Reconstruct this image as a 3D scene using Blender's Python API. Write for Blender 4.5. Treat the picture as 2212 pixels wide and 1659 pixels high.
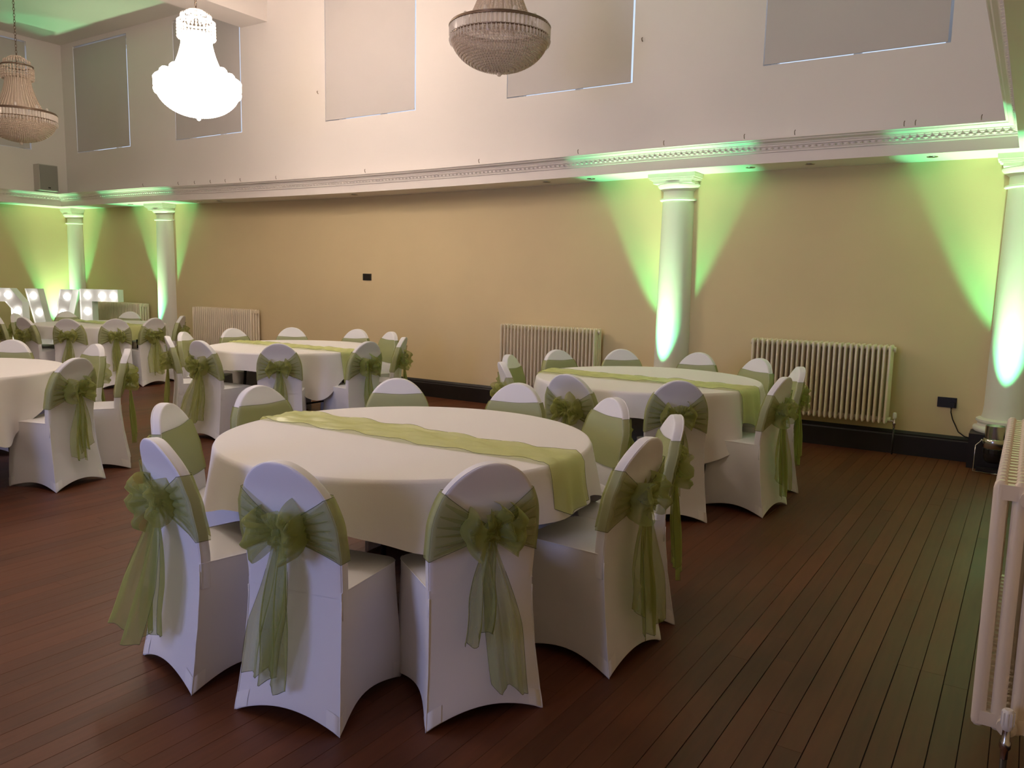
import bpy, math, random
from mathutils import Vector, Matrix
PI = math.pi
sin, cos, R = math.sin, math.cos, math.radians
sc = bpy.context.scene
for o in list(bpy.data.objects):
    bpy.data.objects.remove(o)
COL = sc.collection

# ------------------------------------------------------------------ camera
FPX, W, H = 1722.6, 2212, 1659
yaw, pitch, roll = R(32.924), R(7.40), R(1.172)
fw = Vector((-sin(yaw), cos(yaw), 0)); rt = Vector((cos(yaw), sin(yaw), 0)); up = Vector((0, 0, 1))
f2 = fw*cos(pitch) - up*sin(pitch); u2 = up*cos(pitch) + fw*sin(pitch)
r3 = rt*cos(roll) + u2*sin(roll); u3 = u2*cos(roll) - rt*sin(roll)
CAM = Vector((0, 0, 1.45))
cd = bpy.data.cameras.new('camera'); cam = bpy.data.objects.new('camera', cd); COL.objects.link(cam)
cd.sensor_fit = 'HORIZONTAL'; cd.sensor_width = 36.0; cd.lens = FPX/W*36.0; cd.clip_start = .02
cam.matrix_world = Matrix(((r3.x, u3.x, -f2.x, CAM.x), (r3.y, u3.y, -f2.y, CAM.y), (r3.z, u3.z, -f2.z, CAM.z), (0, 0, 0, 1)))
sc.camera = cam

# ------------------------------------------------------------------ light, exposure
vs = sc.view_settings
vs.view_transform = 'Standard'; vs.look = 'None'; vs.exposure = 0.18; vs.gamma = 1.0; vs.use_curve_mapping = False
wd = bpy.data.worlds.new('world'); sc.world = wd; wd.use_nodes = True
bg = wd.node_tree.nodes['Background']; bg.inputs['Color'].default_value = (.62, .76, 1.0, 1); bg.inputs['Strength'].default_value = 1.25

def light(name, kind, loc, energy, color, **kw):
    d = bpy.data.lights.new(name, kind); d.energy = energy; d.color = color
    for k, v in kw.items():
        if k != 'rot': setattr(d, k, v)
    o = bpy.data.objects.new(name, d); COL.objects.link(o); o.location = loc
    if 'rot' in kw: o.rotation_euler = kw['rot']
    return o
WARM = (1.0, .82, .70)
light('lit_chandelier_light', 'POINT', (-6.83, 4.95, 3.30), 375, WARM, shadow_soft_size=.34)
# lit chandeliers of the second row, outside the frame to the left
light('chandelier_light_second_row', 'POINT', (-6.9, 1.2, 3.5), 62, WARM, shadow_soft_size=.4)
light('chandelier_light_second_row', 'POINT', (-3.6, 1.9, 3.9), 72, WARM, shadow_soft_size=.4)
light('chandelier_light_second_row', 'POINT', (-10.4, 1.2, 3.5), 16, WARM, shadow_soft_size=.4)
# daylight through the window of the wall behind the camera
light('window_daylight', 'AREA', (-2.9, -2.9, 1.7), 25, (.37, .46, 1.0), shape='RECTANGLE', size=1.3, size_y=1.9, spread=R(95), rot=(R(90), 0, R(3)))

# ------------------------------------------------------------------ materials
def new_mat(name):
    m = bpy.data.materials.new(name); m.use_nodes = True
    nt = m.node_tree; return m, nt, nt.nodes['Principled BSDF']
def pmat(name, col, rough=.5, metal=0, noise=0, nscale=4, bump=0, bscale=60, sheen=0, spec=.5, stretch=None):
    m, nt, b = new_mat(name)
    b.inputs['Base Color'].default_value = (*col, 1); b.inputs['Roughness'].default_value = rough
    b.inputs['Metallic'].default_value = metal; b.inputs['Specular IOR Level'].default_value = spec
    if sheen:
        b.inputs['Sheen Weight'].default_value = sheen
    geo = nt.nodes.new('ShaderNodeNewGeometry')
    if noise:
        n = nt.nodes.new('ShaderNodeTexNoise'); n.inputs['Scale'].default_value = nscale; n.inputs['Detail'].default_value = 4
        src = geo.outputs['Position']
        if stretch:
            mp = nt.nodes.new('ShaderNodeMapping'); mp.inputs['Scale'].default_value = stretch
            nt.links.new(src, mp.inputs['Vector']); src = mp.outputs['Vector']
        nt.links.new(src, n.inputs['Vector'])
        mix = nt.nodes.new('ShaderNodeMix'); mix.data_type = 'RGBA'
        mix.inputs['A'].default_value = (*[c*(1-noise) for c in col], 1)
        mix.inputs['B'].default_value = (*[min(1, c*(1+noise)) for c in col], 1)
        nt.links.new(n.outputs['Fac'], mix.inputs['Factor']); nt.links.new(mix.outputs['Result'], b.inputs['Base Color'])
    if bump:
        n2 = nt.nodes.new('ShaderNodeTexNoise'); n2.inputs['Scale'].default_value = bscale
        nt.links.new(geo.outputs['Position'], n2.inputs['Vector'])
        bp = nt.nodes.new('ShaderNodeBump'); bp.inputs['Strength'].default_value = bump; bp.inputs['Distance'].default_value = .01
        nt.links.new(n2.outputs['Fac'], bp.inputs['Height']); nt.links.new(bp.outputs['Normal'], b.inputs['Normal'])
    return m
def emit_mat(name, col, strength):
    m, nt, b = new_mat(name)
    b.inputs['Base Color'].default_value = (*col, 1)
    b.inputs['Emission Color'].default_value = (*col, 1); b.inputs['Emission Strength'].default_value = strength
    return m
def organza(name, col, alpha, rough=.45, lift=.12):
    m, nt, b = new_mat(name)
    b.inputs['Base Color'].default_value = (*col, 1); b.inputs['Roughness'].default_value = rough
    b.inputs['Sheen Weight'].default_value = .25; b.inputs['Sheen Tint'].default_value = (.8, .9, .5, 1)
    tl = nt.nodes.new('ShaderNodeBsdfTranslucent'); tl.inputs['Color'].default_value = (*col, 1)
    mx = nt.nodes.new('ShaderNodeMixShader'); mx.inputs[0].default_value = .45
    tr = nt.nodes.new('ShaderNodeBsdfTransparent')
    tr.inputs['Color'].default_value = (.93, .97, .80, 1)
    lw = nt.nodes.new('ShaderNodeLayerWeight'); lw.inputs['Blend'].default_value = .35
    mr = nt.nodes.new('ShaderNodeMapRange'); mr.inputs['To Min'].default_value = alpha; mr.inputs['To Max'].default_value = min(1, alpha+.5)
    mx2 = nt.nodes.new('ShaderNodeMixShader')
    nt.links.new(b.outputs[0], mx.inputs[1]); nt.links.new(tl.outputs[0], mx.inputs[2])
    nt.links.new(lw.outputs['Facing'], mr.inputs['Value']); nt.links.new(mr.outputs[0], mx2.inputs[0])
    nt.links.new(tr.outputs[0], mx2.inputs[1]); nt.links.new(mx.outputs[0], mx2.inputs[2])
    nt.links.new(mx2.outputs[0], nt.nodes['Material Output'].inputs['Surface'])
    return m
def board_mat(name, island):
    m, nt, b = new_mat(name)
    geo = nt.nodes.new('ShaderNodeNewGeometry')
    if island: rnd = geo.outputs['Random Per Island']
    else:
        oi = nt.nodes.new('ShaderNodeObjectInfo'); rnd = oi.outputs['Random']
    mp = nt.nodes.new('ShaderNodeMapping'); mp.inputs['Scale'].default_value = (28, 2.2, 1)
    nt.links.new(geo.outputs['Position'], mp.inputs['Vector'])
    n = nt.nodes.new('ShaderNodeTexNoise'); n.inputs['Scale'].default_value = 1.6; n.inputs['Detail'].default_value = 5
    nt.links.new(mp.outputs[0], n.inputs['Vector'])
    n2 = nt.nodes.new('ShaderNodeTexNoise'); n2.inputs['Scale'].default_value = .9; n2.inputs['Detail'].default_value = 3
    nt.links.new(geo.outputs['Position'], n2.inputs['Vector'])
    ad = nt.nodes.new('ShaderNodeMath'); ad.operation = 'MULTIPLY_ADD'; ad.inputs[1].default_value = .55
    nt.links.new(n.outputs['Fac'], ad.inputs[0]); 
    sc_ = nt.nodes.new('ShaderNodeMath'); sc_.operation = 'MULTIPLY'; sc_.inputs[1].default_value = .35
    nt.links.new(rnd, sc_.inputs[0]); nt.links.new(sc_.outputs[0], ad.inputs[2])
    ad2 = nt.nodes.new('ShaderNodeMath'); ad2.operation = 'MULTIPLY_ADD'; ad2.inputs[1].default_value = .45
    nt.links.new(n2.outputs['Fac'], ad2.inputs[0]); nt.links.new(ad.outputs[0], ad2.inputs[2])
    cr = nt.nodes.new('ShaderNodeValToRGB')
    cr.color_ramp.elements[0].position = .25; cr.color_ramp.elements[0].color = (.060, .0178, .0066, 1)
    cr.color_ramp.elements[1].position = 1.0; cr.color_ramp.elements[1].color = (.142, .0425, .0150, 1)
    nt.links.new(ad2.outputs[0], cr.inputs[0]); nt.links.new(cr.outputs[0], b.inputs['Base Color'])
    rr = nt.nodes.new('ShaderNodeMapRange'); rr.inputs['To Min'].default_value = .36; rr.inputs['To Max'].default_value = .58
    nt.links.new(n2.outputs['Fac'], rr.inputs['Value']); nt.links.new(rr.outputs[0], b.inputs['Roughness'])
    bp = nt.nodes.new('ShaderNodeBump'); bp.inputs['Strength'].default_value = .12; bp.inputs['Distance'].default_value = .004
    nt.links.new(n.outputs['Fac'], bp.inputs['Height']); nt.links.new(bp.outputs[0], b.inputs['Normal'])
    b.inputs['Specular IOR Level'].default_value = .35
    return m
M = {}
M['yellow'] = pmat('yellow_wall_paint', (.72, .575, .325), .7, noise=.06, nscale=1.3, bump=.05, bscale=90)
M['white_wall'] = pmat('white_wall_paint', (.80, .745, .70), .75, noise=.02, nscale=2, bump=.04, bscale=80)
M['trim'] = pmat('trim_paint', (.80, .735, .68), .45)
M['ceil'] = pmat('ceiling_paint', (.76, .72, .66), .8)
M['black'] = pmat('black_stained_skirting', (.012, .008, .006), .42, noise=.3, nscale=6)
M['subfloor'] = pmat('dark_subfloor', (.012, .006, .004), .8)
M['board'] = board_mat('floor_board_wood', False)
M['board_far'] = board_mat('far_floor_board_wood', True)
M['column'] = pmat('column_paint', (.78, .745, .66), .42, bump=.02, bscale=50)
M['rad'] = pmat('radiator_enamel', (.82, .71, .54), .32)
M['spandex'] = pmat('white_spandex', (.80, .79, .80), .55, sheen=.3, bump=.04, bscale=700, spec=.3)
M['seam'] = pmat('white_seam', (.86, .85, .84), .6)
M['cloth'] = pmat('white_table_linen', (.83, .80, .77), .8, bump=.08, bscale=300, sheen=.15, spec=.2)
M['organza'] = organza('green_organza', (.40, .41, .15), .37)
M['organza_bow'] = organza('green_organza_folded', (.44, .46, .14), .42)
M['satin'] = organza('green_organza_runner', (.75, .78, .36), .62, rough=.30)
M['hem'] = pmat('dark_green_hem', (.075, .085, .03), .6)
M['wood'] = pmat('table_plywood', (.20, .10, .05), .5, noise=.2, nscale=8)
M['steel'] = pmat('dark_steel', (.06, .055, .05), .4, metal=.8)
M['chrome'] = pmat('polished_metal', (.62, .60, .55), .2, metal=1)
M['blind'] = pmat('grey_blind_fabric', (.59, .55, .525), .85, bump=.04, bscale=250, noise=.02, nscale=3)
M['pvc'] = pmat('white_window_frame', (.82, .82, .82), .4)
M['glass'], _nt, _b = new_mat('window_glass'); _b.inputs['Transmission Weight'].default_value = 1; _b.inputs['Roughness'].default_value = .02; _b.inputs['IOR'].default_value = 1.02
M['speaker'] = pmat('grey_speaker_grille', (.30, .29, .26), .6, bump=.3, bscale=400)
M['speaker_box'] = pmat('pale_speaker_case', (.55, .52, .47), .5)
M['plastic'] = pmat('black_plastic', (.016, .013, .011), .35)
M['whiteplastic'] = pmat('white_plastic', (.78, .75, .70), .35)
M['gilt'] = pmat('bronze_chandelier_frame', (.22, .155, .11), .35, metal=.8)
M['crystal'], _nt, _b = new_mat('smoky_crystal')
_b.inputs['Base Color'].default_value = (.80, .67, .54, 1); _b.inputs['Roughness'].default_value = .06; _b.inputs['Alpha'].default_value = .62; _b.inputs['Specular IOR Level'].default_value = .9
M['prism'], _nt, _b = new_mat('clear_crystal_prism')
_b.inputs['Base Color'].default_value = (.84, .76, .67, 1); _b.inputs['Roughness'].default_value = .08; _b.inputs['Alpha'].default_value = .5; _b.inputs['Specular IOR Level'].default_value = 1
M['lit_crystal'] = emit_mat('glowing_crystal', (1, .93, .86), 6.0)
M['lit_dim'] = emit_mat('half_lit_crystal', (1, .88, .78), .75)
M['bulb'] = emit_mat('glowing_bulb', (1, .9, .8), 9.0)
M['letter_face'] = pmat('letter_white_board', (.80, .80, .78), .5)
M['letter_bulb'] = emit_mat('letter_bulb_glow', (1, .97, .92), 6.5)
M['lens'] = emit_mat('uplighter_lens_glow', (.7, 1, .6), 4.0)

# ------------------------------------------------------------------ mesh builder
class MB:
    def __init__(s): s.v, s.f, s.mi = [], [], []
    def add(s, vs_, fs, mi=0):
        n = len(s.v); s.v += [tuple(v) for v in vs_]; s.f += [tuple(i+n for i in f) for f in fs]; s.mi += [mi]*len(fs); return s
    def box(s, x0, x1, y0, y1, z0, z1, mi=0):
        vs_ = [(x, y, z) for z in (z0, z1) for y in (y0, y1) for x in (x0, x1)]
        return s.add(vs_, [(0, 2, 3, 1), (4, 5, 7, 6), (0, 1, 5, 4), (2, 6, 7, 3), (0, 4, 6, 2), (1, 3, 7, 5)], mi)
    def lathe(s, prof, c=(0, 0), n=32, a0=0, a1=2*PI, mi=0):
        full = abs(a1-a0-2*PI) < 1e-6; m = n if full else n+1
        vs_ = [(c[0]+r*cos(a0+(a1-a0)*i/n), c[1]+r*sin(a0+(a1-a0)*i/n), z) for r, z in prof for i in range(m)]
        fs = [(j*m+i, j*m+(i+1) % m, (j+1)*m+(i+1) % m, (j+1)*m+i) for j in range(len(prof)-1) for i in range(n)]
        return s.add(vs_, fs, mi)
    def tube(s, pts, r, n=8, closed=False, cap=True, mi=0, ry=None):
        pts = [Vector(p) for p in pts]; vs_ = []; m = len(pts)
        rr = r if isinstance(r, (list, tuple)) else [r]*m
        prev = None
        for i, p in enumerate(pts):
            a = pts[(i-1) % m] if (closed or i > 0) else p; b = pts[(i+1) % m] if (closed or i < m-1) else p
            t = (b-a); t = t.normalized() if t.length > 1e-9 else Vector((0, 0, 1))
            ref = prev if prev else (Vector((0, 0, 1)) if abs(t.z) < .9 else Vector((1, 0, 0)))
            x = (ref - t*ref.dot(t))
            x = x.normalized() if x.length > 1e-6 else t.orthogonal().normalized()
            y = t.cross(x); prev = x
            for k in range(n):
                vs_.append(p + x*rr[i]*cos(2*PI*k/n) + y*rr[i]*sin(2*PI*k/n))
        fs = [((i % m)*n+k, (i % m)*n+(k+1) % n, ((i+1) % m)*n+(k+1) % n, ((i+1) % m)*n+k) for i in range(m if closed else m-1) for k in range(n)]
        if cap and not closed: fs += [tuple(range(n-1, -1, -1)), tuple((m-1)*n+k for k in range(n))]
        return s.add(vs_, fs, mi)
    def grid(s, rows, closed_u=False, mi=0):
        nu = len(rows[0]); vs_ = [p for r in rows for p in r]
        fs = [(j*nu+i, j*nu+(i+1) % nu, (j+1)*nu+(i+1) % nu, (j+1)*nu+i) for j in range(len(rows)-1) for i in range(nu if closed_u else nu-1)]
        return s.add(vs_, fs, mi)
    def octa(s, p, r, rz=None, mi=0):
        x, y, z = p; rz = rz or r
        return s.add([(x+r, y, z), (x-r, y, z), (x, y+r, z), (x, y-r, z), (x, y, z+rz), (x, y, z-rz)],
                     [(0, 2, 4), (2, 1, 4), (1, 3, 4), (3, 0, 4), (2, 0, 5), (1, 2, 5), (3, 1, 5), (0, 3, 5)], mi)
    def ball(s, p, r, n=12, sz=1.0, mi=0):
        prof = [(max(1e-4, r*sin(PI*i/(n//2))), p[2]-r*sz*cos(PI*i/(n//2))) for i in range(n//2+1)]
        return s.lathe(prof, (p[0], p[1]), n, mi=mi)
    def mesh(s, name, mats, smooth=False, angle=None):
        me = bpy.data.meshes.new(name); me.from_pydata(s.v, [], s.f); 
        for m in (mats if isinstance(mats, (list, tuple)) else [mats]): me.materials.append(m)
        me.polygons.foreach_set('material_index', s.mi)
        if smooth:
            me.polygons.foreach_set('use_smooth', [True]*len(me.polygons))
            if angle: me.set_sharp_from_angle(angle=R(angle))
        me.update(); return me
    def build(s, name, mats, parent=None, smooth=False, angle=None):
        return put(name, s.mesh(name, mats, smooth, angle), parent)
def put(name, me, parent=None, loc=None, rot=None, scale=None):
    o = bpy.data.objects.new(name, me); COL.objects.link(o)
    if parent: o.parent = parent
    if loc: o.location = loc
    if rot: o.rotation_euler = rot
    if scale: o.scale = scale
    return o
def tag(o, label, cat, group=None):
    o['label'] = label; o['category'] = cat
    if group: o['group'] = group
    return o
def thing(name, label, cat, loc=(0, 0, 0), rz=0, group=None):
    o = bpy.data.objects.new(name, None); COL.objects.link(o); o.location = loc; o.rotation_euler = (0, 0, rz)
    o.empty_display_size = .1
    return tag(o, label, cat, group)
def structure(o): o['kind'] = 'structure'; return o
def stuff(o): o['kind'] = 'stuff'; return o
def copy_tree(o, parent=None, name=None):
    c = o.copy(); COL.objects.link(c)
    if parent: c.parent = parent
    for ch in list(o.children): copy_tree(ch, c)
    return c

# ------------------------------------------------------------------ the room
WY, FY, UY = 7.69, 7.24, 7.34            # lower wall, beam face, upper wall
XL, XLF, XLU = -14.15, -13.70, -13.66    # end wall: lower, beam face, upper
XR, XRF, XRU = .25, -.19, -.09           # right wall
YF = -3.2                                # wall behind the camera
SOF, CEIL = 2.515, 5.10
def sag(x):
    t = (x+11.25)/8.22
    return -.045*4*t*(1-t) if 0 < t < 1 else 0
structure(MB().box(XL-.3, XR+.3, YF-.3, WY+.3, -.12, -.004).build('floor', M['subfloor']))
floor = bpy.data.objects['floor']
random.seed(5)
BW = .0815
bm_unit = MB(); e = .0012
bm_unit.add([(-.5, 0, -.004), (.5, 0, -.004), (.5, 1, -.004), (-.5, 1, -.004), (-.5, 0, -.0006), (.5, 0, -.0006), (.5, 1, -.0006), (-.5, 1, -.0006),
             (-.492, 0, 0), (.492, 0, 0), (.492, 1, 0), (-.492, 1, 0)],
            [(0, 1, 5, 4), (1, 2, 6, 5), (2, 3, 7, 6), (3, 0, 4, 7), (4, 5, 9, 8), (5, 6, 10, 9), (6, 7, 11, 10), (7, 4, 8, 11), (8, 9, 10, 11)])
board_me = bm_unit.mesh('floor_board', M['board'])
far = MB(); nboards = 0
ncol = int((XR-XL)/BW)+1
for i in range(ncol):
    xc = XR - BW*(i+.5)
    y = YF + random.uniform(-1.5, 0)
    while y < WY:
        ln = random.uniform(1.5, 3.2); y0, y1 = max(y, YF), min(y+ln, WY); y += ln
        if y1-y0 < .05: continue
        gap = random.choice((.0007, .001, .0014, .002)) if xc > -1.0 else .0004
        if xc > -4.4 and y1 > 1.0 and nboards < 296:
            put('floor_board', board_me, floor, (xc, y0+.0003, random.uniform(-.0006, 0)), None, (BW-2*gap, y1-y0-.0006, 1)); nboards += 1
        else:
            a, b_ = xc-BW/2+gap, xc+BW/2-gap; z = random.uniform(-.0005, 0)
            far.add([(a, y0+.0006, -.004), (b_, y0+.0006, -.004), (b_, y1-.0006, -.004), (a, y1-.0006, -.004), (a, y0+.0006, z), (b_, y0+.0006, z), (b_, y1-.0006, z), (a, y1-.0006, z)],
                    [(4, 5, 6, 7), (0, 1, 5, 4), (1, 2, 6, 5), (2, 3, 7, 6), (3, 0, 4, 7)])
stuff(far.build('far_floor_boards', M['board_far'], floor))

structure(MB().box(XL-.3, XR+.3, YF-.3, WY+.3, CEIL, CEIL+.15).build('ceiling', M['ceil']))
structure(MB().box(-9.16, -8.65, YF, UY+.02, 4.715, CEIL).build('trim_3', M['white_wall']))

# long wall: yellow below the beam, white with window openings above
wins = [(-13.30, -11.81), (-10.67, -9.20), (-7.61, -6.15), (-4.895, -3.435), (-2.182, -.72)]
WZ0, WZ1 = 3.37, 5.03
b = MB()
b.box(XL-.2, XR+.2, WY, WY+.25, -.1, 2.70, 0)
x = XLU-.1
for a0, a1 in wins:
    b.box(x, a0, UY, UY+.35, 2.66, CEIL, 1); b.box(a0, a1, UY, UY+.35, 2.66, WZ0, 1); b.box(a0, a1, UY, UY+.35, WZ1, CEIL, 1); x = a1
b.box(x, XR+.2, UY, UY+.35, 2.66, CEIL, 1)
wall_back = structure(b.build('wall_back', [M['yellow'], M['white_wall']]))
# end wall on the left
EW = (4.8, 6.80)
b = MB(); b.box(XL-.25, XL, YF, WY+.2, -.1, 2.70, 0)
b.box(XLU-.35, XLU, EW[1], UY+.1, 2.66, CEIL, 1); b.box(XLU-.35, XLU, YF, EW[0], 2.66, CEIL, 1)
b.box(XLU-.35, XLU, EW[0], EW[1], 2.66, WZ0, 1); b.box(XLU-.35, XLU, EW[0], EW[1], WZ1, CEIL, 1)
structure(b.build('wall_left', [M['yellow'], M['white_wall']]))
b = MB(); b.box(XR, XR+.25, YF, WY+.2, -.1, 2.70, 0); b.box(XRU, XRU+.35, YF, UY+.1, 2.66, CEIL, 1)
structure(b.build('wall_right', [M['yellow'], M['white_wall']]))
# wall behind the camera with a daylight window
b = MB(); fw0, fw1 = -3.55, -2.25
b.box(XL-.2, fw0, YF-.25, YF, -.1, CEIL); b.box(fw1, XR+.2, YF-.25, YF, -.1, CEIL); b.box(fw0, fw1, YF-.25, YF, -.1, .75); b.box(fw0, fw1, YF-.25, YF, 2.65, CEIL)
structure(b.build('wall_front', M['white_wall']))
b = MB()
for q in ((fw0, fw0+.06, .75, 2.65), (fw1-.06, fw1, .75, 2.65), (fw0, fw1, .75, .81), (fw0, fw1, 2.59, 2.65)): b.box(q[0], q[1], YF-.2, YF-.12, q[2], q[3])
w7 = structure(b.build('window_7', M['pvc'])); MB().box(fw0+.06, fw1-.06, YF-.165, YF-.155, .81, 2.59).build('pane', M['glass'], w7)

def sweep(prof, name, mat, smooth=False, y0=YF):
    """profile (d, z) swept round left, back and right wall; d = distance out from the beam face"""
    xs = [XLF] + [XLF+.5*k for k in range(1, 27)] + [XRF]
    rows = []
    for d, z in prof:
        row = [(XLF+d, y0, z), (XLF+d, FY-d, z)]
        row += [(x, FY-d, z+sag(x)) for x in xs[1:-1] if XLF+d < x < XRF-d]
        row += [(XRF-d, FY-d, z), (XRF-d, y0, z)]
        rows.append(row)
    n = min(len(r) for r in rows)
    assert all(len(r) == n for r in rows)
    b = MB(); b.grid(rows)
    return b.build(name, mat, None, smooth)
structure(sweep([(-.46, SOF), (0, SOF), (0, SOF+.10), (-.05, SOF+.102), (-.09, 2.72)], 'trim_1', M['trim']))
prof = [(-.002, SOF+.088), (.012, SOF+.090), (.014, SOF+.100), (.010, SOF+.104), (.018, SOF+.110), (.018, SOF+.132), (.034, SOF+.136), (.036, SOF+.146), (.040, SOF+.150)]
for k in range(7):
    t = k/6; prof.append((.044+.040*(t-.12*sin(2*PI*t)), SOF+.152+.032*(t+.10*sin(2*PI*t))))
prof += [(.094, SOF+.186), (.100, SOF+.190), (.100, SOF+.206), (-.10, SOF+.208)]
cornice = structure(sweep(prof, 'trim_2', M['trim']))
# carved bead course
b = MB(); x = XLF+.08
while x < XRF-.06:
    b.octa((x, FY-.022, SOF+.121+sag(x)), .019, .010); x += .052
y = FY-.06
while y > 3.0:
    b.octa((XRF-.022, y, SOF+.121), .019, .010); b.octa((XLF+.022, y, SOF+.121), .019, .010); y -= .052
stuff(b.build('bead_course', M['trim'], cornice))
# little hooks on the cornice edge
hk = MB(); hk.tube([(0, 0, 0), (0, -.012, .012), (0, -.016, .030), (.004, -.012, .042)], .0035, 5); hk_me = hk.mesh('hook', M['gilt'], True)
for x in (-11.2, -10.35, -9.98, -9.63, -9.31, -9.0, -8.3, -6.75, -5.1, -3.9, -3.0, -2.25, -1.82, -.98, -.9, -.45):
    put('hook', hk_me, cornice, (x, FY-.095, SOF+.205+sag(x)))
for x, z in ((-3.347, 3.737), (-7.73, 3.715)):
    put('hook', hk_me, wall_back, (x, UY, z), (0, 0, 0), (1.4, 1.4, .8))

# black skirting boards
def skirting(name, pts, flip=1):
    prof = [(.0, .0), (.028, .0), (.028, .165), (.022, .178), (.024, .186), (.010, .207), (0, .210)]
    b = MB()
    (ax, ay), (bx, by), (nx, ny) = pts
    b.grid([[(ax+nx*d, ay+ny*d, z), (bx+nx*d, by+ny*d, z)] for d, z in prof])
    return structure(b.build(name, M['black']))
skirting('baseboard_back', ((XL, WY), (XR, WY), (0, -1)))
skirting('baseboard_left', ((XL, YF), (XL, WY), (1, 0)))
skirting('baseboard_right', ((XR, WY), (XR, YF), (-1, 0)))

# upper windows, frames, panes and blinds
blind_txt = ['grey roller blind, leftmost on the long wall, roller tube showing under the ceiling',
             'grey roller blind half hidden behind the glowing chandelier',
             'grey roller blind between the glowing chandelier and the bowl chandelier',
             'grey roller blind partly behind the hanging bowl chandelier, lit along its right edge',
             'grey roller blind at far right of the long wall, lit blue along its edges']
def make_window(idx, w, txt):
    b = MB()
    for q in ((0, .06, WZ0, WZ1), (w-.06, w, WZ0, WZ1), (0, w, WZ0, WZ0+.06), (0, w, WZ1-.06, WZ1), (w/2-.03, w/2+.03, WZ0, WZ1)):
        b.box(q[0], q[1], .24, .30, q[2], q[3])
    fr = structure(b.build('window_%d' % idx, M['pvc']))
    for k in (0, 1):
        MB().box(.06+k*(w/2-.03), w/2-.03+k*(w/2-.03), .268, .274, WZ0+.06, WZ1-.06).build('pane', M['glass'], fr)
    rb = thing('roller_blind', txt, 'blind', group='grey roller blinds over the high windows')
    g = MB(); n = 14
    for side in (0, 1):
        rows = []
        for z in (WZ0+.022, WZ0+.03, 3.8, 4.3, 4.7, WZ1-.03):
            rows.append([(.008+(w-.030)*i/n, .004+.0025*sin(i*1.3+idx)*(1 if z > 3.4 else .2)+side*.002, z) for i in range(n+1)])
        g.grid(rows)
    g.build('blind_fabric', M['blind'], rb, True)
    MB().tube([(.012, .040, WZ1-.035), (w-.012, .040, WZ1-.035)], .022, 14).build('roller_tube', M['blind'], rb, True, 40)
    MB().box(.008, w-.022, -.002, .010, WZ0+.010, WZ0+.030).build('bottom_bar', M['blind'], rb)
    for xx in (.004, w-.012): MB().box(xx, xx+.008, .02, .08, WZ1-.07, WZ1-.002).build('bracket', M['whiteplastic'], rb)
    return fr, rb
for k, (a0, a1) in enumerate(wins):
    fr, rb = make_window(k+1, a1-a0, blind_txt[k])
    for o in (fr, rb): o.location = (a0, UY, 0)
fr, rb = make_window(6, EW[1]-EW[0], 'grey roller blind on the end wall, behind the dim chandelier at left')
for o in (fr, rb): o.location = (XLU, EW[0], 0); o.rotation_euler = (0, 0, PI/2)

# ------------------------------------------------------------------ columns
def column(label, x, y, r=.172, corner=False):
    t = thing('column', label, 'column', (x, y, 0), group='white columns under the beam')
    MB().box(-.255, .255, -.255, .0, 0, .285).build('plinth', M['black'], t)
    b = MB(); b.lathe([(.12, .285), (r+.065, .286), (r+.075, .30), (r+.075, .318), (r+.062, .334), (r+.045, .338), (r+.040, .352), (r+.046, .362), (r+.058, .372), (r+.056, .39), (r+.036, .402), (r+.020, .405)], n=48)
    b.build('base_moulding', M['column'], t, True, 40)
    b = MB(); b.lathe([(r+.020, .40), (r+.012, .43), (r+.006, .50), (r+.004, .8), (r, 1.2), (r-.006, 1.7), (r-.012, 2.15), (r-.014, 2.262)], n=48)
    b.build('shaft', M['column'], t, True)
    b = MB(); q = r-.014; b.lathe([(q, 2.258), (q+.022, 2.262), (q+.030, 2.272), (q+.022, 2.282), (q-.004, 2.286)], n=48)
    b.build('neck_ring', M['column'], t, True)
    b = MB(); b.lathe([(q-.004, 2.284), (q-.004, 2.352), (q+.004, 2.358), (q+.008, 2.364), (q+.030, 2.376), (q+.052, 2.400), (q+.056, 2.412), (q+.048, 2.420)], n=48)
    b.build('capital', M['column'], t, True, 50)
    b = MB()
    for h, z0, z1 in ((.198, 2.418, 2.446), (.212, 2.446, 2.456), (.226, 2.456, 2.472), (.238, 2.472, 2.486), (.238, 2.486, 2.516)):
        b.box(-h, h, -h, .0, z0, z1)
    b.build('abacus', M['column'], t)
    return t
column('white column between two radiators behind the right table, lit green from below', -3.045, WY)
column('white column at right edge of frame, rising from the floor uplighter', -.095, WY)
column('white column left of the ribbed radiator behind the far tables', -11.47, WY)
column('white column in the left corner behind the light up letters', -14.05, WY)

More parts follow.
